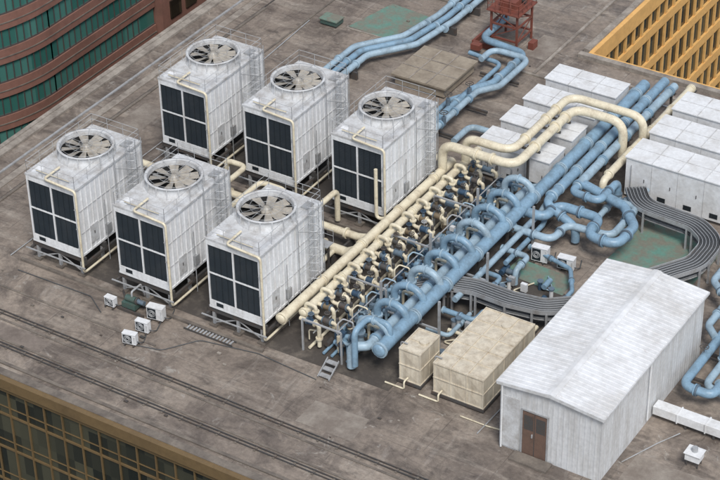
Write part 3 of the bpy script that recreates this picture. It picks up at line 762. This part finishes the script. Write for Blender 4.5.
d.box(12.84,12.87,Y0-.045,Y0-.036,.05,2.15,'dsteel'); d.box(12.4,12.8,Y0-.04,Y0-.036,1.3,2.0,'dsteel'); d.box(12.92,13.32,Y0-.04,Y0-.036,1.3,2.0,'dsteel'); d.box(12.75,12.80,Y0-.1,Y0-.04,1.0,1.15,'steel')
d.obj('double_door',e)
d=MB(); d.box(X0+.02,X0+.82,Y0-.05,Y0-.024,.1,2.6,'deck'); d.tube([(X0+.1,Y0-.12,.05),(X0+.1,Y0-.12,H-.1)],.04,'white2',0,8); d.tube([(X1+.1,3,.3),(X1+.1,3,H-.1)],.04,'white2',0,8)
d.obj('trim_and_downpipes',e)
ap=MB(); ap.box(12.1,13.7,-1.6,-1.04,.01,.10,'dral'); ap.obj('door_step')
def ac(x,y,rot,name='outdoor_air_conditioner_unit',w=.62,d=.26,h=.5,z=.12):
    m=MB()
    m.box(-w/2,w/2,-d/2,d/2,z,z+h,'white2'); 
    m.box(-w/2+.04,-w/2+.44,-d/2-.012,-d/2-.001,z+.05,z+h-.05,'slat')
    for r2 in (.07,.12,.17): m.ring((-w/2+.24,-d/2-.018,z+h/2),r2,.009,'white2',16,4,'y')
    m.box(w/2-.1,w/2-.03,-d/2-.01,-d/2-.001,z+.1,z+h-.1,'deck')
    m.box(-w/2-.01,w/2+.01,-d/2-.02,d/2+.01,z+h,z+h+.02,'white2')
    for sx in (-.2,.2): m.box(sx-.03,sx+.03,-d/2-.06,d/2+.06,.015,z-.002,'dsteel')
    m.tube([(w/2,0,z+.1),(w/2+.15,0,z+.1),(w/2+.15,.3,.04),(w/2,.9,.04)],.025,'cable',.06,6)
    o=m.obj(name,loc=(x,y,0),bevel=.012); o.rotation_euler[2]=rot; return o
ac(-4.95,-3.3,.2);ac(-5.0,-2.35,.1);ac(-5.05,-1.35,.15,w=.75,d=.34,h=.6);ac(-7.3,-1.6,.0,w=.5,h=.4)
ac(6.9,10.75,.1,w=.75,d=.35,h=.7);ac(8.15,10.8,.1,w=.75,d=.35,h=.55)
gx=MB(); gx.box(-6.8,-6.1,-1.5,-1.0,.15,.4,'greenm'); gx.cyl((-6.7,-1.25,.52),(-6.2,-1.25,.52),.15,'greenm',16); gx.cyl((-6.1,-1.25,.52),(-5.75,-1.25,.52),.11,'bolt',12); gx.flange((-6.12,-1.25,.52),(1,0,0),.17,'dsteel',.03)
gx.box(-7.0,-5.6,-1.6,-1.52,.004,.14,'dsteel');gx.box(-7.0,-5.6,-.98,-.9,.015,.14,'dsteel'); gx.tube([(-6.4,-1.25,.6),(-6.4,-1.25,.9),(-6.4,-.6,.9),(-6.4,-.4,.2)],.045,'steel',.1,8)
gx.tube([(-6.8,-1.2,.3),(-7.1,-.9,.3),(-7.5,-.5,.1)],.04,'dsteel',.1,8)
gx.obj('green_pump_set')
gt=MB()
for i in range(14): gt.box(-3.6+.17*i,-3.52+.17*i,-1.25,-.97,.05,.08,'steel')
gt.box(-3.7,-1.2,-1.28,-1.25,.004,.09,'dsteel');gt.box(-3.7,-1.2,-.97,-.94,.015,.09,'dsteel'); gt.obj('drain_grating')
rp=MB()
P([(17.6,5.8,.9),(17.6,5.0,.9),(16.3,5.0,.9),(16.3,14.5,.9)],.19,'blue',.5,rp)
P([(18.4,5.6,.7),(17.0,5.6,.7),(17.0,15.5,.7)],.16,'blue2',.5,rp)
P([(19.5,6.3,.6),(17.8,6.5,.6),(17.8,14,.6)],.14,'blue',.5,rp)
P([(14.5,16,1.0),(14.5,12.0,1.0),(15.6,11.0,1.0),(15.6,9.0,1.0),(16.2,8.4,1.0)],.16,'blue2',.5,rp)
P([(15.1,16,1.2),(15.1,12.6,1.2),(18.0,10.2,1.2)],.16,'blue',.5,rp)
P([(16.3,10.5,.9),(16.3,10.5,1.9),(17.6,10.5,1.9),(17.6,10.5,.4)],.14,'blue2',.35,rp)
P([(16.9,7.5,.8),(16.9,7.5,1.6),(16.9,8.8,1.6),(16.9,8.8,.5)],.13,'blue',.3,rp)
for y in (6.2,8.0,9.8): 
    rp.box(16.0,18.2,y,y+.12,.3,.42,'dsteel')
    for x in (16.0,18.1): rp.box(x,x+.1,y,y+.1,.004,.3,'dsteel')
handwheel(rp,(16.3,7,1.5),.18,'dsteel');handwheel(rp,(17.0,8.6,1.3),.18,'dsteel')
rp.obj('blue_riser_pipework')
du=MB(); du.box(15.75,21,3.5,4.0,.25,.65,'white2'); 
for x in (16.8,18,19.2): du.box(x-.03,x+.03,3.46,4.04,.22,.68,'white2'); du.box(x+.3,x+.4,3.55,3.95,.004,.245,'dsteel')
du.obj('white_air_duct',bevel=.015)
eb=MB(); eb.box(18.0,18.6,1.6,2.1,.3,.62,'white2'); eb.box(17.95,18.65,1.55,2.15,.62,.66,'white2')
for x in (18.05,18.5):
    for y in (1.65,2.0): eb.box(x,x+.05,y,y+.05,.01,.3,'dsteel')
eb.cyl((18.3,1.85,.66),(18.3,1.85,.85),.12,'steel',14); eb.obj('roof_exhaust_fan',bevel=.012)
cd=MB(); cd.tube([(15.9,.5,.05),(16.6,2.2,.05),(17.1,3.2,.05)],.025,'steel',.2,6); cd.tube([(9.2,-.3,.05),(10.4,-.3,.05),(11.2,-.2,.05)],.03,'cream',.2,6)
cd.tube([(-12.5,-1.6,.05),(-8.5,-1.5,.05),(-7.4,-2.2,.05)],.02,'cable',.3,6); cd.tube([(-5.3,-3.4,.04),(-3.6,-3.0,.04),(-2.6,-1.6,.04),(0,-1.1,.04),(3,-1.3,.04)],.02,'cable',.5,6)
cd.tube([(-13.5,-.9,.05),(-13.4,14,.05),(-14,24,.05)],.03,'steel',.5,6); cd.tube([(10.3,-.9,.05),(10.5,5.6,.05)],.03,'steel',.5,6)
for q in range(60):
    x=R2.uniform(-18,20);y=R2.choice([R2.uniform(-7,-1.5),R2.uniform(-7,-1.5),R2.uniform(24,30)])
    if y>20 and x>-1: continue
    if 11<x<16 and y>-2: continue
    a=R2.uniform(.03,.10); cd.box(x-a,x+a,y-a*.6,y+a*.6,.014,.014+a*.7,R2.choice(['dral','ral','dsteel','dsteel','dral']))
cd.obj('conduits_and_debris')
# ------------------------------------------------------------ camera
f=2041.3
R=[[0.8458581185080458,0.2913621980262235,-0.4463113168345208],[0.5328762539858851,-0.4890635533115805,0.6904110667010447],[-0.017233145156908533,-0.8219958396388504,-0.5686824838538298]]
cam=bpy.data.cameras.new('camera'); co=bpy.data.objects.new('camera',cam); scene.collection.objects.link(co)
cam.lens=f/720*36; cam.sensor_width=36; cam.clip_end=4000; cam.clip_start=1
mw=Matrix([[R[i][0],-R[i][1],-R[i][2],0] for i in range(3)]+[[0,0,0,1]])
mw.translation=Vector((40,-55,52))*S
co.matrix_world=mw; scene.camera=co
# ------------------------------------------------------------ light
tos=Vector((.40,-.42,.82)).normalized()
sl=bpy.data.lights.new('sun','SUN'); sl.energy=2.8; sl.angle=math.radians(18); sl.color=(1,.97,.925)
so=bpy.data.objects.new('sun',sl); scene.collection.objects.link(so); so.rotation_euler=tos.to_track_quat('Z','Y').to_euler(); so.location=(0,0,100)
wd=bpy.data.worlds.new('World'); scene.world=wd; wd.use_nodes=True; nt=wd.node_tree
sk=nt.nodes.new('ShaderNodeTexSky'); sk.sky_type='NISHITA'; sk.sun_disc=False
sk.sun_elevation=math.asin(tos.z); sk.sun_rotation=math.atan2(tos.x,tos.y)
hs=nt.nodes.new('ShaderNodeHueSaturation'); hs.inputs['Saturation'].default_value=.5
nt.links.new(sk.outputs[0],hs.inputs['Color']); nt.links.new(hs.outputs[0],nt.nodes['Background'].inputs[0]); nt.nodes['Background'].inputs[1].default_value=.15
scene.view_settings.view_transform='Standard'; scene.view_settings.look='None'; scene.view_settings.exposure=0
